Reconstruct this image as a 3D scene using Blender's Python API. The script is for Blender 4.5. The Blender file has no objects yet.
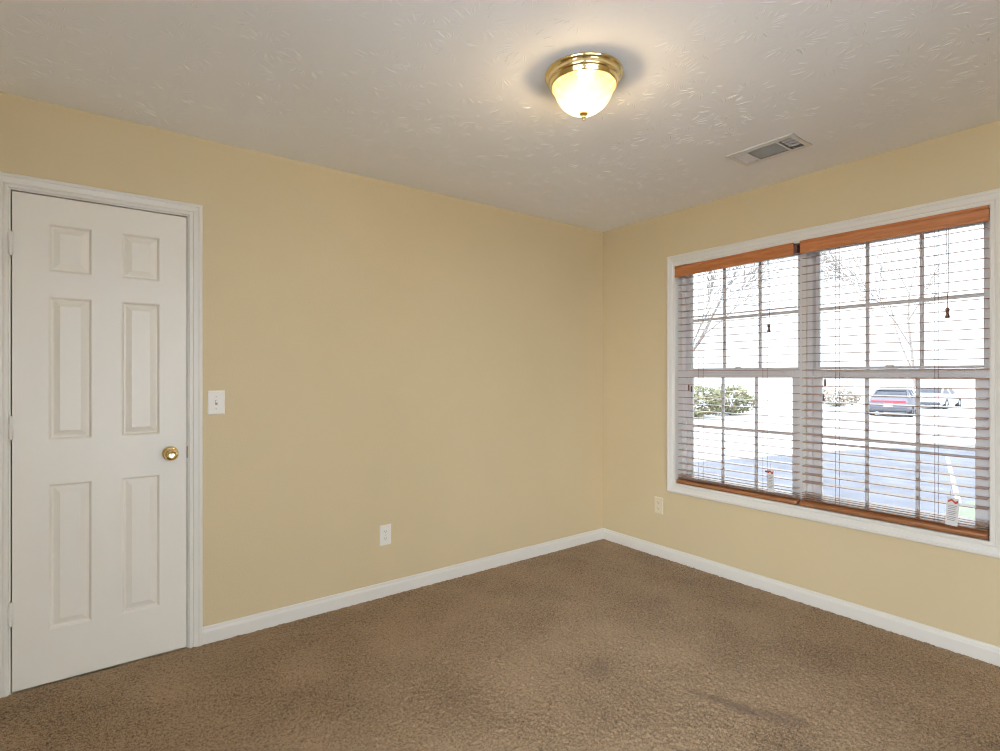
import bpy, bmesh, math, random
import numpy as np
from mathutils import Vector, Matrix

random.seed(7)
rng = np.random.default_rng(7)
S = bpy.context.scene
COL = S.collection

# ------------------------------------------------------------------ camera
# room axes: the corner of the two visible walls is the origin, the door wall is y = 0,
# the window wall is x = 0, the room lies at x < 0, y < 0, the floor is z = 0
cd = bpy.data.cameras.new('camera')
cam = bpy.data.objects.new('camera', cd)
COL.objects.link(cam)
cam.location = (-3.236, -2.945, 1.296)
cam.rotation_euler = Vector((0.6, 0.8, 0.0)).to_track_quat('-Z', 'Y').to_euler()
cd.sensor_fit = 'HORIZONTAL'
cd.sensor_width = 36.0
cd.lens = 36.0 * 539.0 / 1000.0
cd.clip_start = 0.02
cd.clip_end = 500
S.camera = cam

# ------------------------------------------------------------------ sky, sun, exposure
SKY = 15.8
SKY_WEST = (0.90, 0.98, 1.14)
SKY_EAST = (0.145, 0.150, 0.157)
LAMP = 135.0
W = bpy.data.worlds.new('sky')
S.world = W
W.use_nodes = True
bg = W.node_tree.nodes['Background']
wt = W.node_tree
tc_ = wt.nodes.new('ShaderNodeTexCoord')
sx_ = wt.nodes.new('ShaderNodeSeparateXYZ')
wt.links.new(tc_.outputs['Generated'], sx_.inputs[0])
mr_ = wt.nodes.new('ShaderNodeMapRange')      # west (-x) sky set brighter than the seen east, to feed the added windows
mr_.inputs['From Min'].default_value = -0.75
mr_.inputs['From Max'].default_value = 0.75
wt.links.new(sx_.outputs[0], mr_.inputs['Value'])
cr_ = wt.nodes.new('ShaderNodeValToRGB')
cr_.color_ramp.elements[0].color = (*SKY_WEST, 1)
cr_.color_ramp.elements[1].color = (*SKY_EAST, 1)
wt.links.new(mr_.outputs[0], cr_.inputs[0])
wt.links.new(cr_.outputs[0], bg.inputs[0])
bg.inputs[1].default_value = SKY

# sampling aid for the daylight that comes through the window opening
pd = bpy.data.lights.new('window_daylight', 'AREA')
pd.shape = 'RECTANGLE'
pd.size = 1.66
pd.size_y = 1.52
pd.cycles.is_portal = True
po = bpy.data.objects.new('window_daylight', pd)
COL.objects.link(po)
po.location = (0.19, -1.5, 1.305)
po.rotation_euler = Matrix(((0, 0, 1), (1, 0, 0), (0, 1, 0))).to_euler()
# two added windows behind the camera, put in unseen walls to brighten the room
def daylight(name, loc, rot, w, h):
    p = bpy.data.lights.new(name, 'AREA')
    p.shape = 'RECTANGLE'
    p.size = w
    p.size_y = h
    p.cycles.is_portal = True
    q = bpy.data.objects.new(name, p)
    COL.objects.link(q)
    q.location = loc
    q.rotation_euler = rot


PX0, PX1, PZ0, PZ1 = -3.85, -1.80, .15, 2.15     # in the wall y = YB
QY0, QY1, QZ0, QZ1 = -3.80, -2.00, .15, 2.25    # in the wall x = XL
daylight('fill_front_daylight', ((PX0 + PX1) / 2, -4.14, (PZ0 + PZ1) / 2), (math.radians(90), 0, math.radians(180)), PX1 - PX0, PZ1 - PZ0)
daylight('fill_left_daylight', (-4.14, (QY0 + QY1) / 2, (QZ0 + QZ1) / 2), (math.radians(90), 0, math.radians(-90)), QY1 - QY0, QZ1 - QZ0)

vs = S.view_settings
vs.view_transform = 'Standard'
vs.look = 'None'
vs.gamma = 1.0
vs.use_curve_mapping = False
vs.exposure = -0.10
S.cycles.use_denoising = True
S.cycles.filter_width = 1.1
S.cycles.max_bounces = 14
S.cycles.diffuse_bounces = 8
S.cycles.transparent_max_bounces = 24
S.cycles.sample_clamp_indirect = 6.0
S.cycles.caustics_reflective = False
S.cycles.caustics_refractive = False


# ------------------------------------------------------------------ materials
class NT:
    def __init__(self, name):
        self.m = bpy.data.materials.new(name)
        self.m.use_nodes = True
        self.t = self.m.node_tree
        self.b = self.t.nodes['Principled BSDF']
        self.out = self.t.nodes['Material Output']

    def n(self, kind, **kw):
        nd = self.t.nodes.new(kind)
        for k, v in kw.items():
            if hasattr(nd, k):
                setattr(nd, k, v)
            else:
                nd.inputs[k.replace('_', ' ')].default_value = v
        return nd

    def l(self, a, b):
        self.t.links.new(a, b)

    def math(self, op, a, b=None, c=None):
        nd = self.t.nodes.new('ShaderNodeMath')
        nd.operation = op
        for i, v in enumerate((a, b, c)):
            if v is None:
                continue
            if isinstance(v, (int, float)):
                nd.inputs[i].default_value = v
            else:
                self.l(v, nd.inputs[i])
        return nd.outputs[0]

    def coords(self, scale=(1, 1, 1), which='Object'):
        tc = self.t.nodes.new('ShaderNodeTexCoord')
        mp = self.t.nodes.new('ShaderNodeMapping')
        mp.inputs['Scale'].default_value = scale
        self.l(tc.outputs[which], mp.inputs['Vector'])
        return mp.outputs[0]

    def noise(self, vec, scale, detail=3.0, rough=0.5):
        nd = self.n('ShaderNodeTexNoise')
        nd.inputs['Scale'].default_value = scale
        nd.inputs['Detail'].default_value = detail
        nd.inputs['Roughness'].default_value = rough
        self.l(vec, nd.inputs['Vector'])
        return nd.outputs['Fac']

    def ramp(self, fac, stops):
        nd = self.n('ShaderNodeValToRGB')
        e = nd.color_ramp.elements
        while len(e) < len(stops):
            e.new(0.5)
        for i, (p, c) in enumerate(stops):
            e[i].position = p
            e[i].color = (*c, 1)
        self.l(fac, nd.inputs[0])
        return nd.outputs[0]

    def bump(self, h, strength, dist):
        nd = self.n('ShaderNodeBump')
        nd.inputs['Strength'].default_value = strength
        nd.inputs['Distance'].default_value = dist
        self.l(h, nd.inputs['Height'])
        self.l(nd.outputs[0], self.b.inputs['Normal'])


def srgb(r, g, b):
    f = lambda c: (c / 255 / 12.92) if c / 255 <= 0.04045 else ((c / 255 + 0.055) / 1.055) ** 2.4
    return (f(r), f(g), f(b))


def simple(name, col, rough=0.5, metal=0.0, vary=0.06, scale=8.0, bump=0.0, bscale=150.0, spec=None, coat=0.0):
    t = NT(name)
    v = t.coords()
    f = t.noise(v, scale, 3)
    lo = tuple(c * (1 - vary) for c in col)
    hi = tuple(min(1, c * (1 + vary)) for c in col)
    t.l(t.ramp(f, [(0.3, lo), (0.7, hi)]), t.b.inputs['Base Color'])
    t.b.inputs['Roughness'].default_value = rough
    t.b.inputs['Metallic'].default_value = metal
    if spec is not None:
        t.b.inputs['Specular IOR Level'].default_value = spec
    if coat:
        t.b.inputs['Coat Weight'].default_value = coat
        t.b.inputs['Coat Roughness'].default_value = 0.15
    if bump:
        t.bump(t.noise(v, bscale, 2), 1.0, bump)
    return t.m


WALL_COL = (0.635, 0.512, 0.305)
M = {}
M['wall'] = simple('wall_paint', WALL_COL, 0.55, vary=0.015, scale=2.0, bump=0.0007, bscale=120, spec=0.3)
M['trim'] = simple('white_trim_paint', (0.735, 0.70, 0.62), 0.35, vary=0.012, scale=5)
M['door'] = simple('white_door_paint', (0.78, 0.735, 0.635), 0.38, vary=0.012, scale=4, bump=0.0002, bscale=60)
M['vinyl'] = simple('white_window_vinyl', (0.78, 0.74, 0.70), 0.4, vary=0.01)
M['brass'] = simple('polished_brass', (0.84, 0.68, 0.34), 0.14, 1.0, vary=0.03)
M['bronze'] = simple('dull_bronze', (0.28, 0.20, 0.08), 0.4, 0.7)
M['toggle_gap'] = simple('plastic_gap', (0.34, 0.31, 0.26), 0.6)
M['plate'] = simple('white_plastic_plate', (0.80, 0.76, 0.67), 0.35, vary=0.01)
M['almond'] = simple('almond_plastic_plate', (0.72, 0.62, 0.44), 0.4, vary=0.01)
M['slot'] = simple('dark_slot', (0.10, 0.09, 0.075), 0.7)
M['screw'] = simple('painted_screw', (0.6, 0.56, 0.48), 0.4, 0.3)
M['vent'] = simple('white_vent_enamel', (0.76, 0.75, 0.73), 0.35, vary=0.01)
M['duct'] = simple('dull_duct_metal', (0.05, 0.048, 0.045), 0.7, 0.2)
M['gap_shade'] = simple('gap_shade_dark', (0.10, 0.09, 0.08), 0.8)
M['cord'] = simple('brown_cord', (0.20, 0.11, 0.08), 0.8)
M['tassel'] = simple('dark_wood_tassel', (0.13, 0.05, 0.035), 0.45)
M['porcelain'] = simple('white_porcelain', (0.8, 0.8, 0.78), 0.3)


def wood(name, a, b, rough):
    t = NT(name)
    v = t.coords((9, 0.9, 9))
    f = t.noise(v, 9, 5, 0.62)
    t.l(t.ramp(f, [(0.32, a), (0.68, b)]), t.b.inputs['Base Color'])
    t.b.inputs['Roughness'].default_value = rough
    t.bump(f, 0.3, 0.0004)
    return t.m


M['valance'] = wood('orange_stained_wood', (0.40, 0.13, 0.035), (0.56, 0.21, 0.07), 0.38)
M['slat'] = wood('brown_stained_slat_wood', (0.34, 0.165, 0.085), (0.44, 0.23, 0.125), 0.35)
M['slat'].node_tree.nodes['Principled BSDF'].inputs['Coat Weight'].default_value = 1.0
M['slat'].node_tree.nodes['Principled BSDF'].inputs['Coat Roughness'].default_value = 0.15
M['slat'].node_tree.nodes['Principled BSDF'].inputs['Coat IOR'].default_value = 1.9
M['rail'] = wood('brown_stained_rail_wood', (0.30, 0.115, 0.04), (0.43, 0.185, 0.075), 0.40)
M['headrail'] = wood('dark_stained_wood', (0.12, 0.045, 0.03), (0.19, 0.075, 0.05), 0.5)


def ceiling_material():
    """matt white paint; the crow's-foot stomp texture itself is modelled on the ceiling"""
    t = NT('stomped_ceiling_paint')
    v = t.coords()
    t.bump(t.noise(v, 45, 3), 0.5, 0.0009)
    t.b.inputs['Base Color'].default_value = (0.88, 0.89, 0.90, 1)
    t.b.inputs['Specular IOR Level'].default_value = 0.15
    t.b.inputs['Roughness'].default_value = 0.6
    return t.m


M['ceiling'] = ceiling_material()


def carpet_material():
    t = NT('brown_frieze_carpet')
    v = t.coords()
    yarn = t.noise(v, 250, 2, 0.7)
    clump = t.noise(v, 85, 3, 0.65)
    worn = t.noise(v, 2.3, 4, 0.55)
    mix = t.math('ADD', t.math('MULTIPLY', yarn, 0.60), t.math('ADD', t.math('MULTIPLY', clump, 0.30), t.math('MULTIPLY', worn, 0.17)))
    col = t.ramp(mix, [(0.432, (0.075, 0.043, 0.019)), (0.505, (0.285, 0.188, 0.099)), (0.57, (0.390, 0.272, 0.155)), (0.69, (0.56, 0.42, 0.27))])
    # two dull stains on the pile
    pos = t.n('ShaderNodeSeparateXYZ')
    t.l(v, pos.inputs[0])
    wob = t.math('MULTIPLY', t.math('SUBTRACT', t.noise(v, 14, 4, 0.65), 0.5), 1.6)
    last = col
    for (x, y, ang, a, b, k) in ((-1.24, -1.77, -1.33, 0.15, 0.030, 0.42), (-1.17, -1.93, -1.0, 0.12, 0.04, 0.35), (-1.46, -1.30, 0.5, 0.11, 0.05, 0.22)):
        dx = t.math('SUBTRACT', pos.outputs[0], x)
        dy = t.math('SUBTRACT', pos.outputs[1], y)
        c, s = math.cos(ang), math.sin(ang)
        u = t.math('DIVIDE', t.math('ADD', t.math('MULTIPLY', dx, c), t.math('MULTIPLY', dy, s)), a)
        w = t.math('DIVIDE', t.math('SUBTRACT', t.math('MULTIPLY', dy, c), t.math('MULTIPLY', dx, s)), b)
        rr = t.math('ADD', t.math('SQRT', t.math('ADD', t.math('MULTIPLY', u, u), t.math('MULTIPLY', w, w))), wob)
        mr = t.n('ShaderNodeMapRange', interpolation_type='SMOOTHSTEP')
        mr.inputs['From Min'].default_value = 1.5
        mr.inputs['From Max'].default_value = 0.3
        mr.inputs['To Max'].default_value = k
        t.l(rr, mr.inputs['Value'])
        mx = t.n('ShaderNodeMix', data_type='RGBA')
        t.l(mr.outputs[0], mx.inputs[0])
        t.l(last, mx.inputs[6])
        mx.inputs[7].default_value = (0.085, 0.052, 0.042, 1)
        last = mx.outputs[2]
    t.l(last, t.b.inputs['Base Color'])
    t.b.inputs['Roughness'].default_value = 0.95
    t.b.inputs['Specular IOR Level'].default_value = 0.1
    t.b.inputs['Sheen Weight'].default_value = 0.15
    t.bump(t.math('ADD', yarn, t.math('MULTIPLY', clump, 0.3)), 0.6, 0.0028)
    return t.m


M['carpet'] = carpet_material()


def glass_material(name, tint, refl=1.0):
    """thin clear pane: transparent with a Fresnel reflection"""
    t = NT(name)
    tr = t.n('ShaderNodeBsdfTransparent')
    tr.inputs[0].default_value = (*tint, 1)
    gl = t.n('ShaderNodeBsdfGlossy')
    gl.inputs['Roughness'].default_value = 0.02
    fr = t.n('ShaderNodeFresnel')
    fr.inputs[0].default_value = 1.45
    mx = t.n('ShaderNodeMixShader')
    t.l(t.math('MULTIPLY', fr.outputs[0], refl), mx.inputs[0])
    t.l(tr.outputs[0], mx.inputs[1])
    t.l(gl.outputs[0], mx.inputs[2])
    t.l(mx.outputs[0], t.out.inputs[0])
    return t.m


M['glass'] = glass_material('window_glass', (0.93, 0.95, 0.95))


def lamp_glass():
    t = NT('fluted_lamp_glass')
    tr = t.n('ShaderNodeBsdfTransparent')
    tr.inputs[0].default_value = (0.97, 0.93, 0.84, 1)
    tl = t.n('ShaderNodeBsdfTranslucent')
    tl.inputs[0].default_value = (1.0, 0.86, 0.52, 1)
    df = t.n('ShaderNodeBsdfGlossy')
    df.inputs['Roughness'].default_value = 0.12
    m1 = t.n('ShaderNodeMixShader')
    m1.inputs[0].default_value = 0.15
    t.l(tr.outputs[0], m1.inputs[1])
    t.l(tl.outputs[0], m1.inputs[2])
    m2 = t.n('ShaderNodeMixShader')
    fr = t.n('ShaderNodeFresnel')
    fr.inputs[0].default_value = 1.45
    t.l(fr.outputs[0], m2.inputs[0])
    t.l(m1.outputs[0], m2.inputs[1])
    t.l(df.outputs[0], m2.inputs[2])
    t.l(m2.outputs[0], t.out.inputs[0])
    return t.m


M['lamp_glass'] = lamp_glass()


def emit(name, col, strength):
    t = NT(name)
    e = t.n('ShaderNodeEmission')
    e.inputs[0].default_value = (*col, 1)
    e.inputs[1].default_value = strength
    t.l(e.outputs[0], t.out.inputs[0])
    return t.m


M['bulb'] = emit('glowing_bulb', (1.0, 0.75, 0.46), LAMP)

# outdoors
M['shadowed_asphalt'] = simple('shadowed_asphalt', (0.088, 0.090, 0.102), 0.85, vary=0.25, scale=1.3)
M['kerb'] = simple('bounce_white', (0.82, 0.82, 0.83), 0.8, vary=0.1)
M['lot'] = simple('sunlit_concrete', (0.46, 0.46, 0.455), 0.9, vary=0.12, scale=.6)
M['stripe'] = simple('white_road_paint', (0.75, 0.75, 0.74), 0.7, vary=0.05)
M['grass'] = simple('winter_grass', (0.115, 0.130, 0.085), 0.9, vary=0.3, scale=20)
M['leaf'] = simple('olive_leaves', (0.135, 0.130, 0.075), 0.9, vary=0.35, scale=3, spec=0.05)
M['tan_leaf'] = simple('dry_tan_leaves', (0.22, 0.18, 0.13), 0.9, vary=0.3, scale=3, spec=0.05)
M['bark'] = simple('grey_bark', (0.12, 0.10, 0.085), 0.85, vary=0.3, scale=10)
M['siding'] = simple('pale_siding', (0.6, 0.57, 0.5), 0.7, vary=0.03)
M['shingle'] = simple('grey_shingles', (0.12, 0.12, 0.12), 0.9, vary=0.2, scale=20)
M['car_grey'] = simple('dark_grey_car_paint', (0.055, 0.052, 0.065), 0.5, 0.0, vary=0.03, coat=0.08)
M['car_silver'] = simple('silver_car_paint', (0.34, 0.34, 0.34), 0.5, 0.2, vary=0.03, coat=0.1)
M['car_glass'] = simple('dark_car_glass', (0.02, 0.025, 0.035), 0.08, vary=0.0)
M['tyre'] = simple('tyre_rubber', (0.02, 0.02, 0.02), 0.8)
M['rim'] = simple('alloy_rim', (0.4, 0.4, 0.42), 0.3, 0.8)
M['tail'] = simple('red_tail_lamp', (0.35, 0.015, 0.02), 0.25)
M['bumper'] = simple('black_bumper', (0.02, 0.02, 0.022), 0.5)
M['licence'] = simple('white_licence_plate', (0.7, 0.7, 0.7), 0.5)
M['paper'] = simple('white_tag_card', (0.72, 0.69, 0.66), 0.6, vary=0.02)
M['tag_red'] = simple('red_tag_print', (0.50, 0.055, 0.03), 0.6)
M['tag_grey'] = simple('grey_tag_print', (0.30, 0.29, 0.29), 0.6)


# ------------------------------------------------------------------ mesh helpers
class MB:
    def __init__(self):
        self.bm = bmesh.new()

    def quad(self, *pts):
        return self.bm.faces.new([self.bm.verts.new(p) for p in pts])

    def box(self, x0, x1, y0, y1, z0, z1, bev=0.0, seg=2, mtx=None):
        b = bmesh.new()
        bmesh.ops.create_cube(b, size=1.0)
        for v in b.verts:
            v.co = Vector(((x0 + x1) / 2 + v.co.x * (x1 - x0), (y0 + y1) / 2 + v.co.y * (y1 - y0), (z0 + z1) / 2 + v.co.z * (z1 - z0)))
        if bev:
            bmesh.ops.bevel(b, geom=list(b.edges), offset=bev, segments=seg, affect='EDGES', profile=0.5)
        if mtx is not None:
            b.transform(mtx)
        self.merge(b)
        return self

    def merge(self, b):
        me = bpy.data.meshes.new('tmp')
        b.to_mesh(me)
        b.free()
        self.bm.from_mesh(me)
        bpy.data.meshes.remove(me)

    def tube(self, pts, rad, n=8, cap=True):
        pts = [Vector(p) for p in pts]
        if isinstance(rad, (int, float)):
            rad = [rad] * len(pts)
        rings = []
        ref = None
        for i, p in enumerate(pts):
            d = (pts[min(i + 1, len(pts) - 1)] - pts[max(i - 1, 0)]).normalized()
            if ref is None:
                ref = d.orthogonal().normalized()
            u = (ref - d * ref.dot(d))
            u = u.normalized() if u.length > 1e-6 else d.orthogonal().normalized()
            ref = u
            w = d.cross(u)
            rings.append([self.bm.verts.new(p + (u * math.cos(2 * math.pi * k / n) + w * math.sin(2 * math.pi * k / n)) * rad[i]) for k in range(n)])
        for a, b in zip(rings, rings[1:]):
            for k in range(n):
                self.bm.faces.new((a[k], a[(k + 1) % n], b[(k + 1) % n], b[k]))
        if cap:
            self.bm.faces.new(rings[0][::-1])
            self.bm.faces.new(rings[-1])
        return self

    def lathe(self, prof, n=48, mtx=None, ribs=0, amp=0.0):
        """profile of (radius, height) about local z; closed at radius 0"""
        b = bmesh.new()
        rings = []
        for r, z in prof:
            if r < 1e-6:
                rings.append([b.verts.new((0, 0, z))])
            else:
                ring = []
                for k in range(n):
                    a = 2 * math.pi * k / n
                    q = r + (amp * math.cos(ribs * a) if ribs else 0)
                    ring.append(b.verts.new((q * math.cos(a), q * math.sin(a), z)))
                rings.append(ring)
        for A, B in zip(rings, rings[1:]):
            for k in range(n):
                j = (k + 1) % n
                if len(A) == 1 and len(B) == 1:
                    continue
                if len(A) == 1:
                    b.faces.new((A[0], B[j], B[k]))
                elif len(B) == 1:
                    b.faces.new((A[k], A[j], B[0]))
                else:
                    b.faces.new((A[k], A[j], B[j], B[k]))
        if mtx is not None:
            b.transform(mtx)
        self.merge(b)
        return self

    def sweep(self, frame, offs, prof, to3d, closed):
        """mitred moulding: frame = 2-D corner points, offs = outward offset per corner, prof = (outward, height)"""
        cols = []
        for (p, o) in zip(frame, offs):
            cols.append([self.bm.verts.new(to3d(p[0] + o[0] * d, p[1] + o[1] * d, h)) for d, h in prof])
        m = len(cols)
        for i in range(m if closed else m - 1):
            a, b = cols[i], cols[(i + 1) % m]
            for k in range(len(prof) - 1):
                self.bm.faces.new((a[k], a[k + 1], b[k + 1], b[k]))
        if not closed:
            self.bm.faces.new(cols[0][::-1])
            self.bm.faces.new(cols[-1])
        return self

    def build(self, name, mat, parent=None, smooth=False, angle=35, loc=None):
        bmesh.ops.recalc_face_normals(self.bm, faces=self.bm.faces)
        me = bpy.data.meshes.new(name)
        self.bm.to_mesh(me)
        self.bm.free()
        o = bpy.data.objects.new(name, me)
        COL.objects.link(o)
        for m in (mat if isinstance(mat, (list, tuple)) else [mat]):
            me.materials.append(m)
        if smooth:
            me.polygons.foreach_set('use_smooth', [True] * len(me.polygons))
            me.set_sharp_from_angle(angle=math.radians(angle))
        if parent is not None:
            o.parent = parent
            o.matrix_parent_inverse = Matrix.Translation(parent.location).inverted() if not parent.parent else Matrix()
        if loc is not None:
            o.location = loc
        return o


def tag(o, label=None, cat=None, group=None, kind=None):
    if label:
        o['label'] = label
    if cat:
        o['category'] = cat
    if group:
        o['group'] = group
    if kind:
        o['kind'] = kind
    return o


def empty(name, loc):
    o = bpy.data.objects.new(name, None)
    COL.objects.link(o)
    o.empty_display_size = 0.05
    o.location = loc
    return o


def struct(o):
    o['kind'] = 'structure'
    return o


# ------------------------------------------------------------------ room shell
H = 2.44
XL, YB = -4.0, -4.0            # far sides of the room, behind the camera
DX0, DX1, DZ = -3.513, -2.887, 2.053   # door opening
WY0, WY1, WZ0, WZ1 = -2.325, -0.675, 0.545, 2.066   # window opening

b = MB()
b.box(XL - .12, DX0 - .02, 0, .12, -.1, H)
b.box(DX1 + .02, .16, 0, .12, -.1, H)
b.box(DX0 - .02, DX1 + .02, 0, .12, DZ + .02, H)
b.box(DX0 - .02, DX1 + .02, .10, .12, -.1, DZ + .02)
struct(b.build('wall_back', M['wall']))

b = MB()
b.box(0, .16, YB - .12, WY0, -.1, H)
b.box(0, .16, WY1, 0, -.1, H)
b.box(0, .16, WY0, WY1, -.1, WZ0)
b.box(0, .16, WY0, WY1, WZ1, H)
struct(b.build('wall_right', M['wall']))
b = MB()
b.box(XL, PX0, YB - .12, YB, -.1, H)
b.box(PX1, 0, YB - .12, YB, -.1, H)
b.box(PX0, PX1, YB - .12, YB, -.1, PZ0)
b.box(PX0, PX1, YB - .12, YB, PZ1, H)
struct(b.build('wall_front', M['wall']))
b = MB()
b.box(XL - .12, XL, YB - .12, QY0, -.1, H)
b.box(XL - .12, XL, QY1, 0, -.1, H)
b.box(XL - .12, XL, QY0, QY1, -.1, QZ0)
b.box(XL - .12, XL, QY0, QY1, QZ1, H)
struct(b.build('wall_left', M['wall']))


def fill_window(name, trim, to3d, a0, a1, z0, z1, n):
    """added glazed window for fill daylight; to3d maps (along the wall, height, depth into the room) to the room"""
    w = struct(empty(name, to3d((a0 + a1) / 2, z0, -.06)))
    b = MB()

    def bx(u0, u1, v0, v1, d0, d1):
        p, q = to3d(u0, v0, d0), to3d(u1, v1, d1)
        b.box(*[f(p[i], q[i]) for i in range(3) for f in (min, max)], .003)
    for k in range(n + 1):
        u = a0 + (a1 - a0) * k / n
        bx(u - .03, u + .03, z0, z1, -.10, -.02)
    for z in (z0, z1):
        bx(a0, a1, z - .03, z + .03, -.10, -.02)
    b.build('window_frame', M['vinyl'], w)
    g = MB()
    p, q = to3d(a0, z0, -.062), to3d(a1, z1, -.058)
    g.box(*[f(p[i], q[i]) for i in range(3) for f in (min, max)])
    g.build('window_pane', M['glass'], w)
    c = MB()
    c.sweep([(a0, z0), (a0, z1), (a1, z1), (a1, z0)], [(-1, -1), (-1, 1), (1, 1), (1, -1)],
            [(0, 0), (0, .012), (.045, .016), (.06, .016), (.06, 0)], to3d, True)
    struct(c.build(trim, M['trim']))


fill_window('fill_window_front', 'fill_trim_front', lambda u, v, h: (u, YB + h, v), PX0, PX1, PZ0, PZ1, 2)
fill_window('fill_window_left', 'fill_trim_left', lambda u, v, h: (XL + h, u, v), QY0, QY1, QZ0, QZ1, 3)

# ceiling with an opening for the air register
VX0, VX1, VY0, VY1 = -.590, -.420, -1.722, -1.422
xs = [XL - .12, VX0, VX1, .16]
ys = [YB - .12, VY0, VY1, .12]
b = MB()
for i in range(3):
    for j in range(3):
        if (i, j) != (1, 1):
            b.box(xs[i], xs[i + 1], ys[j], ys[j + 1], H, H + .14)


def stomp(m, cx, cy, rad, rd):
    """one crow's-foot stamp: thin plaster ridges that fan out around a smooth middle"""
    n = rd.randint(20, 30)
    gap = rd.uniform(0, 2 * math.pi)
    for k in range(n):
        a = 2 * math.pi * k / n + rd.uniform(-.10, .10)
        if math.cos(a - gap) > .75 and rd.random() < .7:
            continue
        r0 = rad * rd.uniform(.32, .62)
        r1 = r0 + rad * rd.uniform(.30, .65)
        w, h = rd.uniform(.0013, .0023), rd.uniform(.0004, .0012)
        bend = rd.uniform(-.12, .12)
        pts = []
        for i in range(4):
            q = i / 3
            r, aa = r0 + (r1 - r0) * q, a + bend * q * q
            f = (.0, 1.0, .85, .0)[i]
            c, sn = math.cos(aa), math.sin(aa)
            x, y = cx + r * c, cy + r * sn
            g = max(f, .15) * w
            pts.append((m.bm.verts.new((x - sn * g, y + c * g, H)), m.bm.verts.new((x, y, H - h * f)), m.bm.verts.new((x + sn * g, y - c * g, H))))
        for p, q in zip(pts, pts[1:]):
            m.bm.faces.new((p[0], p[1], q[1], q[0]))
            m.bm.faces.new((p[1], p[2], q[2], q[1]))


rd_ = random.Random(21)
yy_ = YB + .1
while yy_ < -.06:
    xx_ = XL + .1
    while xx_ < -.06:
        sx, sy = xx_ + rd_.uniform(-.05, .05), yy_ + rd_.uniform(-.05, .05)
        if rd_.random() < .93 and math.hypot(sx + 1.75, sy + 1.495) > .24 and not (-.75 < sx < -.26 and -1.88 < sy < -1.26):
            stomp(b, min(sx, -.13), min(sy, -.13), rd_.uniform(.075, .12), rd_)
        xx_ += .185
    yy_ += .185
struct(b.build('ceiling', M['ceiling']))


# carpet: displaced pile over the whole floor
def carpet():
    step = 0.0050
    nx, ny = int(-XL / step), int(-YB / step)
    g = rng.standard_normal((ny, nx))
    fy = np.fft.fftfreq(ny)[:, None] / step
    fx = np.fft.rfftfreq(nx)[None, :] / step
    k2 = fx ** 2 + fy ** 2
    G = np.fft.rfft2(g)
    def band(s):
        a = np.fft.irfft2(G * np.exp(-2 * (math.pi * s) ** 2 * k2), s=(ny, nx))
        return a / a.std()
    hgt = 0.0008 * band(0.0045) + 0.0009 * g - 0.0008
    X, Y = np.meshgrid(np.linspace(XL, 0, nx), np.linspace(YB, 0, ny))
    X = np.clip(X + rng.uniform(-.002, .002, X.shape), XL, 0)
    Y = np.clip(Y + rng.uniform(-.002, .002, Y.shape), YB, 0)
    co = np.stack([X, Y, np.clip(hgt, -.008, .0045)], -1).reshape(-1, 3).astype(np.float32)
    idx = np.arange(nx * ny).reshape(ny, nx)
    q = np.stack([idx[:-1, :-1], idx[:-1, 1:], idx[1:, 1:], idx[1:, :-1]], -1).reshape(-1, 4).astype(np.int32)
    me = bpy.data.meshes.new('floor')
    me.vertices.add(len(co))
    me.vertices.foreach_set('co', co.ravel())
    me.loops.add(q.size)
    me.loops.foreach_set('vertex_index', q.ravel())
    me.polygons.add(len(q))
    me.polygons.foreach_set('loop_start', np.arange(0, q.size, 4, dtype=np.int32))
    me.polygons.foreach_set('use_smooth', np.ones(len(q), dtype=bool))
    me.update(calc_edges=True)
    me.materials.append(M['carpet'])
    o = bpy.data.objects.new('floor', me)
    COL.objects.link(o)
    struct(o)


carpet()

# baseboards
def baseboard(name, a, bpt, inward):
    """straight moulding from a to b on the floor, projecting inward"""
    prof = [(0, -.012), (.013, -.012), (.013, .055), (.0115, .061), (.0075, .067), (.0065, .074), (.004, .079), (0, .081)]
    m = MB()
    A, B, n = Vector((*a, 0)), Vector((*bpt, 0)), Vector((*inward, 0))
    ra = [m.bm.verts.new(A + n * t + Vector((0, 0, z))) for t, z in prof]
    rb = [m.bm.verts.new(B + n * t + Vector((0, 0, z))) for t, z in prof]
    for k in range(len(prof) - 1):
        m.bm.faces.new((ra[k], ra[k + 1], rb[k + 1], rb[k]))
    m.bm.faces.new(ra[::-1])
    m.bm.faces.new(rb)
    return struct(m.build(name, M['trim']))


baseboard('baseboard_back', (DX1 + .062, 0), (0, 0), (0, -1))
baseboard('baseboard_right', (0, YB), (0, 0), (-1, 0))
baseboard('baseboard_left', (XL, YB), (XL, 0), (1, 0))
baseboard('baseboard_front', (XL, YB), (0, YB), (0, 1))
baseboard('baseboard_back_left', (XL, 0), (DX0 - .062, 0), (0, -1))

# ------------------------------------------------------------------ door
CASING = [(0, 0), (0, .008), (.004, .0105), (.012, .0105), (.016, .0085), (.020, .0115), (.034, .0140), (.040, .0150),
          (.043, .0175), (.052, .0175), (.056, .0150), (.057, .012), (.057, 0)]
b = MB()
b.sweep([(DX0 - .005, -.012), (DX0 - .005, DZ + .005), (DX1 + .005, DZ + .005), (DX1 + .005, -.012)],
        [(-1, 0), (-1, 1), (1, 1), (1, 0)], CASING, lambda u, v, h: (u, -h, v), False)
struct(b.build('trim_1', M['trim']))

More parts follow.
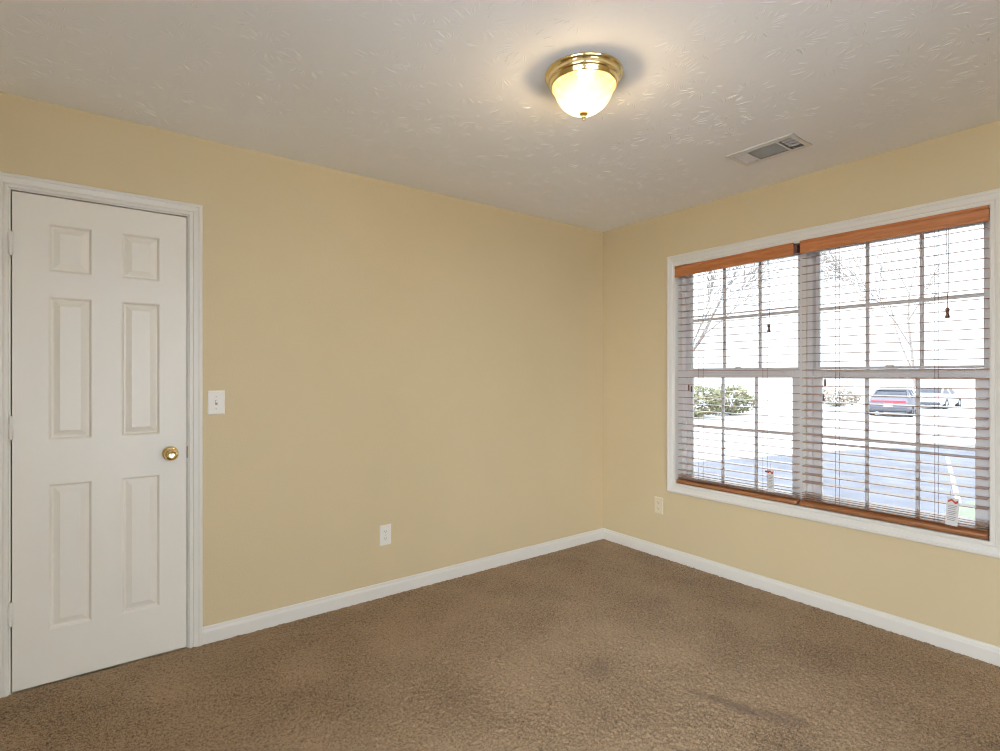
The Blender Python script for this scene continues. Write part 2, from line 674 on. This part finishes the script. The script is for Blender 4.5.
door = struct(empty('door_1', (-3.20, 0, 0)))
b = MB()
b.box(DX0 - .02, DX0, 0, .10, -.012, DZ)
b.box(DX1, DX1 + .02, 0, .10, -.012, DZ)
b.box(DX0 - .02, DX1 + .02, 0, .10, DZ, DZ + .02)
b.box(DX0, DX0 + .012, .060, .075, -.012, DZ)       # stops
b.box(DX1 - .012, DX1, .060, .075, -.012, DZ)
b.box(DX0, DX1, .060, .075, DZ - .012, DZ)
b.build('door_frame', M['trim'], door)
MB().box(DX0, DX1, .085, .099, -.012, DZ).build('gap_shade_board', M['gap_shade'], door)  # dark board added behind the door so its gaps read as shaded

x0, x1, z0, z1 = DX0 + .0045, DX1 - .0035, .007, DZ - .0060
cx_ = [x0, -3.395, -3.249, -3.144, -2.998, x1]
cz_ = [z0, .228, .838, 1.024, 1.628, 1.732, 1.934, z1]
b = MB()
bm = b.bm
for i in range(5):
    for j in range(7):
        u0, u1, w0, w1 = cx_[i], cx_[i + 1], cz_[j], cz_[j + 1]
        if i in (1, 3) and j in (1, 3, 5):
            loops = [(0, 0), (.004, .0018), (.010, .0110), (.016, .0110), (.0385, .0022), (.0400, .0022)]
            prev = None
            for ins, dep in loops:
                ring = [bm.verts.new((x, dep, z)) for x, z in ((u0 + ins, w0 + ins), (u1 - ins, w0 + ins), (u1 - ins, w1 - ins), (u0 + ins, w1 - ins))]
                if prev:
                    for k in range(4):
                        bm.faces.new((prev[k], prev[(k + 1) % 4], ring[(k + 1) % 4], ring[k]))
                prev = ring
            bm.faces.new(prev)
        else:
            b.quad((u0, 0, w0), (u1, 0, w0), (u1, 0, w1), (u0, 0, w1))
b.quad((x0, .035, z0), (x1, .035, z0), (x1, .035, z1), (x0, .035, z1))
b.quad((x0, 0, z0), (x0, .035, z0), (x0, .035, z1), (x0, 0, z1))
b.quad((x1, 0, z0), (x1, .035, z0), (x1, .035, z1), (x1, 0, z1))
b.quad((x0, 0, z0), (x1, 0, z0), (x1, .035, z0), (x0, .035, z0))
b.quad((x0, 0, z1), (x1, 0, z1), (x1, .035, z1), (x0, .035, z1))
bmesh.ops.remove_doubles(bm, verts=bm.verts, dist=1e-5)
b.build('door_leaf', M['door'], door)

KX, KZ = -2.957, .932
out = Matrix.Translation((KX, 0, KZ)) @ Matrix.Rotation(math.radians(90), 4, 'X')     # local +z comes out of the door
h = MB().lathe([(.0, -.001), (.033, -.001), (.0335, .003), (.031, .006), (.024, .009), (.014, .012), (.0115, .016), (.0115, .030), (.015, .035),
                (.0235, .0385), (.0282, .045), (.0290, .052), (.0268, .060), (.0215, .065), (.0165, .0665), (.0150, .0645), (.0105, .0635), (.0, .0635)], 48, out) \
    .build('door_handle', M['brass'], door, True, 50)
tag(h, 'round polished brass knob')
MB().box(KX - .0015, KX + .0015, -.0645, -.063, KZ - .005, KZ + .005).build('keyhole', M['slot'], h)
tag(MB().box(DX1 - .0022, DX1 + .0012, -.0035, .028, KZ - .028, KZ + .028, .0008).build('strike_plate', M['bronze'], door), 'bronze strike plate')
for hz in (1.833, 1.083, .327):
    q = MB()
    hx = DX0 + .0015
    q.tube([(hx, -.009, hz - .044), (hx, -.009, hz + .044)], .0080, 12)
    for s in (-1, 1):
        q.tube([(hx, -.009, hz + s * .044), (hx, -.009, hz + s * .049)], .0058, 12)
    for k in (-.026, -.009, .009, .026):
        q.tube([(hx, -.009, hz + k - .0008), (hx, -.009, hz + k + .0008)], .0074, 12)
    q.box(hx - .0015, hx + .0015, -.004, .030, hz - .043, hz + .043)
    q.build('hinge', M['trim'], door, True, 40)

# ------------------------------------------------------------------ switch and outlets
def screw(m, x, z, y, r=.0032):
    m.lathe([(0, 0), (r, 0), (r * .85, .0012), (0, .0016)], 16, Matrix.Translation((x, y, z)) @ Matrix.Rotation(math.radians(90), 4, 'X'))
    return m


def plate_mesh(w, hh, t):
    m = MB()
    prof = [(0, 0), (0, t * .45), (.0025, t * .85), (.006, t)]
    prev = None
    for ins, d in prof:
        ring = [m.bm.verts.new((x, -d, z)) for x, z in ((-w / 2 + ins, -hh / 2 + ins), (w / 2 - ins, -hh / 2 + ins), (w / 2 - ins, hh / 2 - ins), (-w / 2 + ins, hh / 2 - ins))]
        if prev:
            for k in range(4):
                m.bm.faces.new((prev[k], prev[(k + 1) % 4], ring[(k + 1) % 4], ring[k]))
        prev = ring
    m.bm.faces.new(prev)
    return m


def finish(root, loc, rz):
    root.location = loc
    root.rotation_euler = (0, 0, rz)


sw = tag(empty('light_switch', (0, 0, 0)), 'white toggle light switch plate beside the door casing', 'light switch')
plate_mesh(.075, .117, .006).build('cover_plate', M['plate'], sw)
m = MB()
m.box(-.0052, .0052, -.0066, -.0055, -.0120, .0120)
m.build('toggle_slot', M['toggle_gap'], sw)
m = MB()
m.box(-.0042, .0042, -.0165, -.004, -.005, .005, .0012, 2, Matrix.Rotation(math.radians(-24), 4, 'X'))
m.build('toggle', M['plate'], sw)
for z in (-.030, .030):
    screw(MB(), 0, z, -.006).build('screw', M['screw'], sw)
finish(sw, (-2.7645, 0, 1.1635), 0)


def outlet(label, mat, loc, rz):
    o = tag(empty('wall_outlet', (0, 0, 0)), label, 'outlet')
    plate_mesh(.072, .118, .006).build('cover_plate', mat, o)
    for z in (-.0205, .0205):
        m = MB()
        ring = []
        for k in range(28):
            a = 2 * math.pi * k / 28
            ring.append((max(-.0145, min(.0145, .0172 * math.cos(a))), z + .0142 * math.sin(a)))
        f0 = [m.bm.verts.new((x, -.0055, zz)) for x, zz in ring]
        f1 = [m.bm.verts.new((x * .97, -.0078, z + (zz - z) * .97)) for x, zz in ring]
        for k in range(28):
            m.bm.faces.new((f0[k], f0[(k + 1) % 28], f1[(k + 1) % 28], f1[k]))
        m.bm.faces.new(f1)
        rc = m.build('receptacle', mat, o)
        s = MB()
        s.box(-.0072, -.0050, -.0081, -.0076, z - .001, z + .0075)
        s.box(.0050, .0072, -.0081, -.0076, z + .000, z + .0070)
        s.lathe([(0, 0), (.0024, 0), (.0024, .0004), (0, .0004)], 14, Matrix.Translation((0, -.0077, z - .0065)) @ Matrix.Rotation(math.radians(90), 4, 'X'))
        so = s.build('socket_slot', M['slot'], rc)
    screw(MB(), 0, 0, -.006).build('screw', M['screw'], o)
    finish(o, loc, rz)


outlet('white duplex wall outlet low on the wall with the door', M['plate'], (-1.8725, 0, .358), 0)
outlet('beige duplex wall outlet below the window near the room corner', M['almond'], (0, -.5335, .363), math.radians(-90))

# ------------------------------------------------------------------ ceiling light
LX, LY = -1.750, -1.495
lamp = tag(empty('ceiling_light', (LX, LY, H)), 'lit brass flush mount ceiling light with fluted glass bowl', 'ceiling light')
MB().lathe([(.0, 0), (.1475, 0), (.1482, -.004), (.1465, -.008), (.1425, -.0105), (.1400, -.0115), (.1375, -.0150), (.1362, -.026), (.1335, -.0300),
            (.1300, -.0320), (.1285, -.0345), (.1275, -.043), (.1250, -.0470), (.1215, -.0480), (.1190, -.0465), (.1185, -.030), (.0, -.030)], 96) \
    .build('canopy', M['brass'], lamp, True, 28, (0, 0, 0))
# glass bowl with vertical flutes
prof = [(.1175, -.040), (.1200, -.047), (.1185, -.053), (.1125, -.060), (.1085, -.070), (.1030, -.084), (.0950, -.099), (.0835, -.114), (.0690, -.127), (.0510, -.138), (.0300, -.1455), (.0060, -.1480)]
MB().lathe(prof, 288, None, 72, .0009).build('glass_bowl', M['lamp_glass'], lamp, True, 60)
MB().lathe([(.0, -.144), (.0165, -.1455), (.0170, -.1500), (.0135, -.1530), (.0075, -.1550), (.0062, -.1580), (.0088, -.1610), (.0088, -.1640),
            (.0045, -.1665), (.0035, -.1690), (.0050, -.1710), (.0040, -.1740), (.0, -.1760)], 28).build('finial', M['brass'], lamp, True, 50)
for s in (-1, 1):
    q = MB()
    mt = Matrix.Rotation(math.radians(35), 4, 'Z') @ Matrix.Translation((s * .036, 0, -.086)) @ Matrix.Rotation(math.radians(s * 90), 4, 'Y')
    q.lathe([(0, .032), (.014, .029), (.024, .020), (.0285, .006), (.0270, -.008), (.0200, -.022), (.0140, -.032)][::-1], 24, mt)
    q.build('bulb', M['bulb'], lamp, True)
for o in lamp.children:
    o.matrix_parent_inverse = Matrix()

# ------------------------------------------------------------------ ceiling air register
vent = tag(empty('ceiling_vent', (-.505, -1.572, H)), 'white metal air register in the ceiling above the window', 'vent')
VL, VW = .336, .205               # long (y) and short (x) sides
b = MB()
sec = [(-.146, -.083), (-.073, .074), (.084, .146)]     # openings along y (local), from the far end
secx = .071
ys_ = [-VL / 2] + [v for s in sec for v in s] + [VL / 2]
xs_ = [-VW / 2, -secx, secx, VW / 2]
for i in range(3):
    for j in range(len(ys_) - 1):
        if i == 1 and j % 2 == 1:
            continue
        b.box(xs_[i], xs_[i + 1], ys_[j], ys_[j + 1], -.0070, -.0055)
# folded rim down to the ceiling
for (a0, a1, c0, c1) in ((-VW / 2, -VW / 2 + .0015, -VL / 2, VL / 2), (VW / 2 - .0015, VW / 2, -VL / 2, VL / 2),
                         (-VW / 2, VW / 2, -VL / 2, -VL / 2 + .0015), (-VW / 2, VW / 2, VL / 2 - .0015, VL / 2)):
    b.box(a0, a1, c0, c1, -.0070, 0)
b.build('vent_frame', M['vent'], vent)
b = MB()                         # far end: blades that throw the air away from the room's middle
y = sec[2][0] + .004
while y < sec[2][1]:
    b.box(-secx, secx, -.0007, .0007, -.0065, .0065, mtx=Matrix.Translation((0, y, -.001)) @ Matrix.Rotation(math.radians(52), 4, 'X'))
    y += .0095
b.build('louver', M['vent'], vent)
b = MB()
x = -secx + .003
while x < secx:
    b.box(-.0005, .0005, sec[1][0], sec[1][1], -.0065, .0065, mtx=Matrix.Translation((x, 0, .001)) @ Matrix.Rotation(math.radians(48), 4, 'Y'))
    x += .0105
b.build('louver', M['vent'], vent)
b = MB()
y = sec[0][0] + .006
while y < sec[0][1]:
    b.box(-secx, secx, -.0007, .0007, -.0065, .0065, mtx=Matrix.Translation((0, y, .001)) @ Matrix.Rotation(math.radians(-48), 4, 'X'))
    y += .0155
for x in (-.036, 0, .036):
    b.box(x - .0022, x + .0022, sec[0][0], sec[0][1], -.004, .004)
b.build('louver', M['vent'], vent)
b = MB()
hx, hy = (VX1 - VX0) / 2, (VY1 - VY0) / 2
for q in (((-hx, -hy, .13), (hx, -hy, .13), (hx, hy, .13), (-hx, hy, .13)), ((-hx, -hy, 0), (-hx, hy, 0), (-hx, hy, .13), (-hx, -hy, .13)),
          ((hx, -hy, 0), (hx, hy, 0), (hx, hy, .13), (hx, -hy, .13)), ((-hx, -hy, 0), (hx, -hy, 0), (hx, -hy, .13), (-hx, -hy, .13)),
          ((-hx, hy, 0), (hx, hy, 0), (hx, hy, .13), (-hx, hy, .13))):
    b.quad(*q)
b.build('duct', M['duct'], vent)
for o in vent.children:
    o.matrix_parent_inverse = Matrix()

# ------------------------------------------------------------------ windows
b = MB()
WCAS = [(0, 0), (0, .010), (.004, .012), (.014, .012), (.018, .0100), (.023, .0130), (.040, .0155), (.046, .0165), (.049, .019), (.060, .019), (.0645, .016), (.065, .012), (.065, 0)]
b.sweep([(WY1, WZ0), (WY1, WZ1), (WY0, WZ1), (WY0, WZ0)], [(1, -1), (1, 1), (-1, 1), (-1, -1)], WCAS, lambda u, v, h: (-h, u, v), True)
# painted liner of the opening
t_ = .012
b.box(-.001, .075, WY0 - t_, WY0 + .001, WZ0, WZ1)
b.box(-.001, .075, WY1 - .001, WY1 + t_, WZ0, WZ1)
b.box(-.001, .075, WY0, WY1, WZ1 - .001, WZ1 + t_)
b.box(-.010, .030, WY0, WY1, WZ1 - .010, WZ1)
b.box(-.001, .075, WY0, WY1, WZ0 - t_, WZ0 + .001)
struct(b.build('trim_2', M['trim']))


def window(name, yc):
    w = struct(empty(name, (.11, yc, WZ0)))
    hw = .4075
    f = MB()
    f.box(.070, .165, yc - hw, yc - hw + .030, WZ0, WZ1)
    f.box(.070, .165, yc + hw - .030, yc + hw, WZ0, WZ1)
    f.box(.070, .165, yc - hw, yc + hw, WZ0, WZ0 + .026)
    f.box(.070, .165, yc - hw, yc + hw, WZ1 - .030, WZ1)
    f.build('window_frame', M['vinyl'], w)

    def sash(nm, xa, xb, gy, za, zb, zra, zrb):
        """gy half glass width, za..zb glass, zra..zrb outer rails"""
        s = MB()
        oy = hw - .028
        s.box(xa, xb, yc - oy, yc - gy, zra, zrb, .002)
        s.box(xa, xb, yc + gy, yc + oy, zra, zrb, .002)
        s.box(xa, xb, yc - gy, yc + gy, zra, za, .002)
        s.box(xa, xb, yc - gy, yc + gy, zb, zrb, .002)
        so = s.build(nm, M['vinyl'], w)
        xm = (xa + xb) / 2
        g = MB()
        for k in (-1, 1):
            g.box(xm - .008, xm + .008, yc + k * gy / 3 - .0085, yc + k * gy / 3 + .0085, za, zb, .003)
        zm = (za + zb) / 2
        g.box(xm - .0085, xm + .0085, yc - gy, yc + gy, zm - .009, zm + .009, .003)
        g.build('muntin_grille', M['vinyl'], so)
        MB().box(xm - .0015, xm + .0015, yc - gy - .004, yc + gy + .004, za - .004, zb + .004).build('window_pane', M['glass'], so)
        return so

    lo = sash('lower_sash', .084, .112, .338, .607, 1.285, WZ0 + .020, 1.336)
    sash('upper_sash', .116, .144, .362, 1.345, 2.015, 1.300, WZ1 - .022)
    r = MB()
    r.box(.078, .086, yc - .30, yc + .30, 1.318, 1.326, .002)
    r.box(.079, .086, yc - .32, yc + .32, 1.298, 1.305, .002)
    r.build('finger_rail', M['vinyl'], lo)
    k = MB()
    k.box(.088, .112, yc - .032, yc + .032, 1.336, 1.343, .002)
    k.box(.092, .106, yc - .010, yc + .028, 1.343, 1.351, .003)
    k.build('sash_lock', M['vinyl'], lo)
    for s in (-1, 1):
        MB().box(.088, .108, yc + s * .335 - .028, yc + s * .335 + .028, 1.336, 1.342, .002).build('tilt_latch', M['vinyl'], lo)
    return w


window('window_1', -1.0825)
window('window_2', -1.9175)
struct(MB().box(.056, .165, -1.5125, -1.4875, WZ0, WZ1).build('trim_3', M['trim']))

# ------------------------------------------------------------------ blinds
def blind(label, ya, yb, sa, sb, rail_tilt, tilt, val_z, ladders, lift_y, lift_z, tilts, stack, rail_z, sag=0.0):
    """wooden slat blind between ya (far end) and yb (near end), hung inside the window opening"""
    r = tag(empty('window_blind', (.030, (ya + yb) / 2, rail_z)), label, 'blind', 'wooden blinds in the twin window')
    # valance: face board with a stepped moulding, and two short returns
    v = MB()
    prof = [(-.010, 0), (-.020, 0), (-.022, .004), (-.022, .014), (-.018, .018), (-.018, .054), (-.021, .058), (-.024, .064), (-.024, .0705), (-.010, .0705)]
    pts = [[v.bm.verts.new((x, y, val_z + z + dz)) for x, z in prof] for y, dz in ((ya, -sag), (yb, sag))]
    n = len(prof)
    for k in range(n):
        v.bm.faces.new((pts[0][k], pts[0][(k + 1) % n], pts[1][(k + 1) % n], pts[1][k]))
    v.bm.faces.new(pts[0])
    v.bm.faces.new(pts[1][::-1])
    tag(v.build('valance', M['valance'], r), 'orange stained valance')
    MB().box(-.008, .050, min(ya - .004, sa + .010), sb - .004, val_z + .020, val_z + .062, .002).build('headrail', M['headrail'], r)
    s = MB()
    zs = [rail_z + .036 + k * .0115 for k in range(stack)]
    z = 1.968
    regular = []
    while z > zs[-1] + .030:
        regular.append(z)
        z -= .0457
    for z in regular + zs:
        tl = tilt if z in regular else 0.0
        wob = random.uniform(-.6, .6)
        s.box(-.025, .025, sb, sa, -.0016, .0016, .0012, 1,
              Matrix.Translation((.022, 0, z + random.uniform(-.0008, .0008))) @ Matrix.Rotation(math.radians(tl + wob), 4, 'Y'))
    s.build('slat_panel', M['slat'], r)
    # bottom rail with rounded edges
    tag(MB().box(-.027, .027, sb - .002, sa + .015, -.013, .013, .0085, 3, Matrix.Translation((.022, 0, rail_z + .013)) @ Matrix.Rotation(math.radians(rail_tilt), 4, 'Y')).build('bottom_rail', M['rail'], r, True, 60), 'thick brown bottom rail')
    for y in ladders:
        c = MB()
        for x in (-.0045, .0485):
            c.tube([(x, y, val_z + .03), (x, y, rail_z + .02)], .0011, 5)
        for z in regular:
            c.tube([(-.0045, y, z - .0024), (.0485, y, z - .0024)], .0006, 4)
        c.build('ladder_cord', M['cord'], r)
    c = MB()
    for dy in (-.004, .004):
        c.tube([(-.009, lift_y + dy, val_z + .03), (-.009, lift_y + dy * .6, lift_z + .11), (-.009, lift_y, lift_z + .050)], .0012, 5)
    c.tube([(-.009, lift_y, lift_z + .052), (-.009, lift_y, lift_z + .020)], .0016, 6)
    lc = c.build('lift_cord', M['cord'], r)
    q = MB()
    q.lathe([(0, .024), (.0045, .0235), (.0078, .018), (.0085, .012), (.0060, .003), (.0052, -.004), (.0085, -.016), (.0098, -.023), (.0080, -.0255), (0, -.026)], 18, Matrix.Translation((-.012, lift_y, lift_z)))
    q.build('pull_tassel', M['tassel'], lc, True)
    for (ty, tz) in tilts:
        c = MB()
        c.tube([(-.009, ty, val_z + .03), (-.009, ty, tz + .012)], .0007, 5)
        tc = c.build('tilt_cord', M['plate'], r)
        MB().lathe([(0, .020), (.0035, .019), (.0050, .012), (.0050, -.012), (.0062, -.019), (0, -.020)], 14, Matrix.Translation((-.012, ty, tz))).build('pull_tassel', M['tassel'], tc, True)
    return r


blind('open wooden blind in the window half nearer the room corner, with an orange valance', -.679, -1.474, -.692, -1.483, -12, 0.0, 1.984,
      (-.855, -1.289), -1.330, 1.580, [(-.784, 1.214), (-.806, 1.205)], 3, WZ0 + .006, .007)
blind('open wooden blind in the window half farther from the room corner, with an orange valance', -1.511, -2.3235, -1.512, -2.316, -22, -5.0, 1.993,
      (-1.689, -2.125), -2.175, 1.594, [(-1.640, 1.257), (-1.632, 1.174)], 4, WZ0 + .011)


def card(label, y0, y1, z0, z1, lean, ribbon):
    o = tag(empty('warning_tag', (-.0125, (y0 + y1) / 2, z0)), label, 'tag')
    hh, w = z1 - z0, abs(y1 - y0)
    mt = Matrix.Rotation(math.radians(lean), 4, 'X')
    MB().box(-.0006, .0006, -w / 2, w / 2, 0, hh, mtx=mt).build('tag_card', M['paper'], o)
    p = MB()
    # a red zigzag emblem near the top
    pts = [(-.42, .80), (-.10, .88), (.20, .78), (.42, .84), (.40, .92), (.18, .87), (-.12, .96), (-.40, .88)]
    f = p.bm.faces.new([p.bm.verts.new(mt @ Vector((-.0009, -a * w, c * hh))) for a, c in pts])
    if ribbon:
        p.box(-.0012, -.0007, w * .2, w * .9, hh * .84, hh * .92, mtx=mt)
    p.build('tag_emblem', M['tag_red'], o)
    p = MB()
    for k, z in enumerate((.70, .64, .58, .50, .44, .38, .30, .24, .18)):
        p.box(-.0009, -.0006, -w * (.34 - .05 * (k % 3)), w * .36, z * hh, (z + .022) * hh, mtx=mt)
    p.build('tag_print', M['tag_grey'], o)
    # short string to the blind
    c = MB()
    c.tube([(0, 0, hh - .004), (.002, .003, hh + .02), (.004, 0, hh + .05)], .0006, 5)
    for o2 in (c.build('tag_string', M['cord'], o),):
        pass
    for ch in o.children:
        ch.matrix_parent_inverse = Matrix()
    return o


card('slim white warning card with red mark hanging on the blind nearer the room corner', -1.322, -1.360, .600, .736, 0, True)
card('wider white warning card with red emblem on the blind farther from the room corner', -2.166, -2.212, .590, .722, 3.5, False)

# ------------------------------------------------------------------ the house around the room
G = -.85
b = MB()
b.box(XL - .12, .16, YB - .12, .12, G - .1, -.12)        # foundation
b.box(-.05, .16, .12, 6.6, G, H + .16)
struct(b.build('wall_exterior', M['siding']))
b = MB()
xa, xb, xm_ = XL - .5, .5, (XL + .16) / 2
b.quad((xa, YB - .4, 2.60), (xa, 6.9, 2.60), (xm_, 6.9, 3.9), (xm_, YB - .4, 3.9))
b.quad((xb, YB - .4, 2.60), (xb, 6.9, 2.60), (xm_, 6.9, 3.9), (xm_, YB - .4, 3.9))
b.quad((xa, YB - .4, 2.60), (xb, YB - .4, 2.60), (xb, 6.9, 2.60), (xa, 6.9, 2.60))
struct(b.build('roof', M['shingle']))

# ------------------------------------------------------------------ outdoors
b = MB()
b.quad((-60, -90, G), (120, -90, G), (120, 120, G), (-60, 120, G))
struct(b.build('ground', M['kerb']))  # unseen ground made white to throw daylight up onto the ceiling
b = MB()                          # pale ground past the shadow; its sunlit brightness put into the colour
b.quad((.3, -90, G + .002), (120, -90, G + .002), (120, 120, G + .002), (.3, 120, G + .002))
struct(b.build('pavement', M['lot']))
b = MB()                          # house shadow put into the ground colour; its outline follows the shadow edge
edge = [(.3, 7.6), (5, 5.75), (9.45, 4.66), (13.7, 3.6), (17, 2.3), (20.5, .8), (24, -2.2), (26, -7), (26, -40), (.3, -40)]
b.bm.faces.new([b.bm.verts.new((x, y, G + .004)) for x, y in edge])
struct(b.build('road', M['shadowed_asphalt']))
b = MB()
a, c = Vector((14.6, 1.32, G + .008)), Vector((7.4, -.58, G + .008))
n = (c - a).cross(Vector((0, 0, 1))).normalized() * .035
b.quad(a - n, a + n, c + n, c - n)
struct(b.build('parking_stripe_marking', M['stripe']))
b = MB()
b.box(.3, 8.5, -9, -.42, G, G + .05, .02)
tag(b.build('grass_bed', M['grass']), kind='structure')
b = MB()
b.box(16, 40, 13.2, 13.5, G, G + .16, .03)
struct(b.build('kerb', M['kerb']))


def car(label, loc, heading, paint, strip=True):
    """saloon, length along local +x (front), built about its ground centre"""
    r = tag(empty('car', (0, 0, 0)), label, 'car')
    L, Wd = 4.75, 1.85
    sect = [(-2.37, .42, .86, .78), (-2.30, .30, .98, .86), (-1.9, .24, 1.02, .91), (-1.0, .22, 1.00, .925), (0, .22, .97, .925), (1.0, .22, .93, .92), (1.7, .24, .86, .90), (2.2, .28, .74, .84), (2.37, .40, .62, .74)]
    b = MB()
    rings = []
    for x, zl, zh, hw in sect:
        zm = zl + (zh - zl) * .55
        ring = [(-hw * .86, zl), (-hw, zl + .14), (-hw, zm), (-hw * .93, zh - .05), (-hw * .80, zh), (hw * .80, zh), (hw * .93, zh - .05), (hw, zm), (hw, zl + .14), (hw * .86, zl)]
        rings.append([b.bm.verts.new((x, y, z)) for y, z in ring])
    for A, B in zip(rings, rings[1:]):
        for k in range(10):
            b.bm.faces.new((A[k], A[(k + 1) % 10], B[(k + 1) % 10], B[k]))
    b.bm.faces.new(rings[0])
    b.bm.faces.new(rings[-1][::-1])
    b.build('car_body', paint, r, True, 30)
    # cabin: glass below a painted top
    def loft(levels):
        m = MB()
        rg = []
        for z, xa, xb, hw in levels:
            rg.append([m.bm.verts.new(p) for p in ((xa, -hw * .9, z), (xa + .12, -hw, z), (xb - .15, -hw, z), (xb, -hw * .85, z), (xb, hw * .85, z), (xb - .15, hw, z), (xa + .12, hw, z), (xa, hw * .9, z))])
        for A, B in zip(rg, rg[1:]):
            for k in range(8):
                m.bm.faces.new((A[k], A[(k + 1) % 8], B[(k + 1) % 8], B[k]))
        m.bm.faces.new(rg[-1])
        m.bm.faces.new(rg[0][::-1])
        return m
    loft([(.95, -1.95, 1.15, .82), (1.36, -1.15, .45, .66)]).build('window_glass', M['car_glass'], r, True, 30)
    loft([(1.36, -1.17, .47, .67), (1.42, -1.02, .30, .60), (1.44, -.8, .1, .45)]).build('car_roof', paint, r, True, 30)
    for s in (-1, 1):
        for ends, rad in (([(-1.90, s * .78, .96), (-1.12, s * .655, 1.37)], .05), ([(1.10, s * .78, .96), (.42, s * .655, 1.37)], .04), ([(-.35, s * .825, .95), (-.38, s * .67, 1.37)], .04)):
            MB().tube(ends, rad, 6).build('roof_pillar', paint, r)
    for x in (-1.42, 1.45):
        for s in (-1, 1):
            w = MB().lathe([(.20, -.11), (.315, -.11), (.335, -.08), (.335, .08), (.315, .11), (.20, .11)], 28, Matrix.Translation((x, s * .83, .335)) @ Matrix.Rotation(math.radians(90), 4, 'X')).build('wheel', M['tyre'], r, True)
            MB().lathe([(.0, -.09), (.06, -.10), (.20, -.085), (.20, .085), (.06, .10), (.0, .09)], 20, Matrix.Translation((x, s * .83, .335)) @ Matrix.Rotation(math.radians(90), 4, 'X')).build('rim', M['rim'], w, True)
    if strip:
        MB().box(-2.395, -2.33, -.74, .74, .76, .86, .02).build('tail_lamp', M['tail'], r)
    else:
        for s in (-1, 1):
            MB().box(-2.395, -2.33, s * .66 - .12, s * .66 + .12, .70, .86, .02).build('tail_lamp', M['tail'], r)
    MB().box(-2.41, -2.2, -.80, .80, .30, .46, .04).build('bumper', M['bumper'], r)
    MB().box(-2.405, -2.36, -.19, .19, .55, .69, .008).build('licence_plate', M['licence'], r)
    for s in (-1, 1):
        MB().box(.72, .88, s * .98 - .08, s * .98 + .08, .94, 1.06, .03).build('wing_mirror', paint, r)
        MB().box(2.20, 2.36, s * .62 - .16, s * .62 + .16, .56, .68, .03).build('headlamp', M['licence'], r)
    for o in r.children:
        o.matrix_parent_inverse = Matrix()
        for q in o.children:
            q.matrix_parent_inverse = Matrix()
    r.location = loc
    r.rotation_euler = (0, 0, heading)
    return r


car('dark grey car parked rear end towards the house, with a red tail lamp strip', (31.75, 7.68, G), math.radians(10), M['car_grey'])
car('pale silver car parked beyond the dark grey car', (41.5, 8.35, G), math.radians(0), M['car_silver'], False)


def shrub(label, loc, rx, ry, rz, n, size, mat, group):
    o = tag(empty('shrub', loc), label, 'shrub', group)
    d = rng.normal(size=(n, 3))
    d /= np.linalg.norm(d, axis=1)[:, None]
    rad = rng.uniform(.55, 1.0, n) ** .5
    lump = 1 + .16 * np.sin(d[:, 0] * 7 + loc[0]) * np.cos(d[:, 1] * 6 + loc[1]) + .10 * np.sin(d[:, 2] * 9)
    p = d * (rad * lump)[:, None] * np.array((rx, ry, rz))
    m = MB()
    for q in p:
        c = Vector(q) + Vector((0, 0, rz))
        if c.z < .02:
            continue
        u = Vector(rng.normal(size=3)).normalized()
        w = u.orthogonal().normalized()
        s = size * random.uniform(.6, 1.3)
        m.bm.faces.new([m.bm.verts.new(c + a) for a in (u * s, w * s * .5, -u * s, -w * s * .5)])
    m.build('foliage', mat, o)
    st = MB()
    for k in range(7):
        a = 2 * math.pi * k / 7
        st.tube([(0, 0, 0), (math.cos(a) * rx * .3, math.sin(a) * ry * .3, rz * .6), (math.cos(a) * rx * .6, math.sin(a) * ry * .6, rz * 1.3)], [.04, .025, .01], 5)
    st.build('stem', M['bark'], o)
    for ch in o.children:
        ch.matrix_parent_inverse = Matrix()


shrub('wide olive green shrub seen through the lower sash by the room corner', (21.0, 12.9, G), 1.5, 1.3, .80, 2600, .10, M['leaf'], 'shrubs across the road')
shrub('rounder olive green shrub beside the wide shrub across the road', (24.2, 12.9, G), 1.4, 1.2, .78, 2200, .10, M['leaf'], 'shrubs across the road')
shrub('small dry tan shrub on the road edge left of the dark grey car', (38.0, 13.0, G), 1.6, 1.4, .62, 1800, .10, M['tan_leaf'], 'shrubs across the road')


def tree(label, loc, height, r0, depth, seed, lean, spread, bark, twig):
    rd = random.Random(seed)
    o = tag(empty('bare_tree', loc), label, 'tree')
    tr, tw = MB(), MB()

    def grow(p, d, length, r, lv):
        pts, rad = [p], [r]
        n = 4
        for k in range(n):
            d = (d + Vector((rd.uniform(-1, 1), rd.uniform(-1, 1), rd.uniform(-.3, .8))) * .13).normalized()
            p = p + d * (length / n)
            pts.append(p)
            rad.append(max(twig, r * (1 - .55 * (k + 1) / n)))
        (tr if lv == 0 else tw).tube(pts, rad, 7 if lv < 2 else 4)
        if lv >= depth:
            return
        for k in range(5 if lv == 0 else 4):
            i = rd.randint(2, n) if lv else min(n, 1 + k)
            ax = d.orthogonal().normalized()
            ax = Matrix.Rotation(rd.uniform(0, 2 * math.pi), 3, d) @ ax
            nd = (d * math.cos(spread) + ax * math.sin(spread) + Vector(lean) * .25).normalized()
            grow(pts[i], nd, length * rd.uniform(.52, .75), rad[i] * .62, lv + 1)
    grow(Vector((0, 0, 0)), Vector((lean[0] * .15, lean[1] * .15, 1)).normalized(), height * .45, r0, 0)
    tr.build('trunk', bark, o, True)
    tw.build('branch', bark, o)
    for ch in o.children:
        ch.matrix_parent_inverse = Matrix()


tree('bare branching tree close outside the window half by the room corner', (8.6, 6.0, G), 9.5, .14, 5, 3, (.55, -.35, .25), .62, M['bark'], .008)
tree('distant bare tree whose twigs show high in the farther window half', (51.6, 12.2, G), 20.0, .13, 5, 11, (-.1, .40, .1), .5, M['bark'], .016)
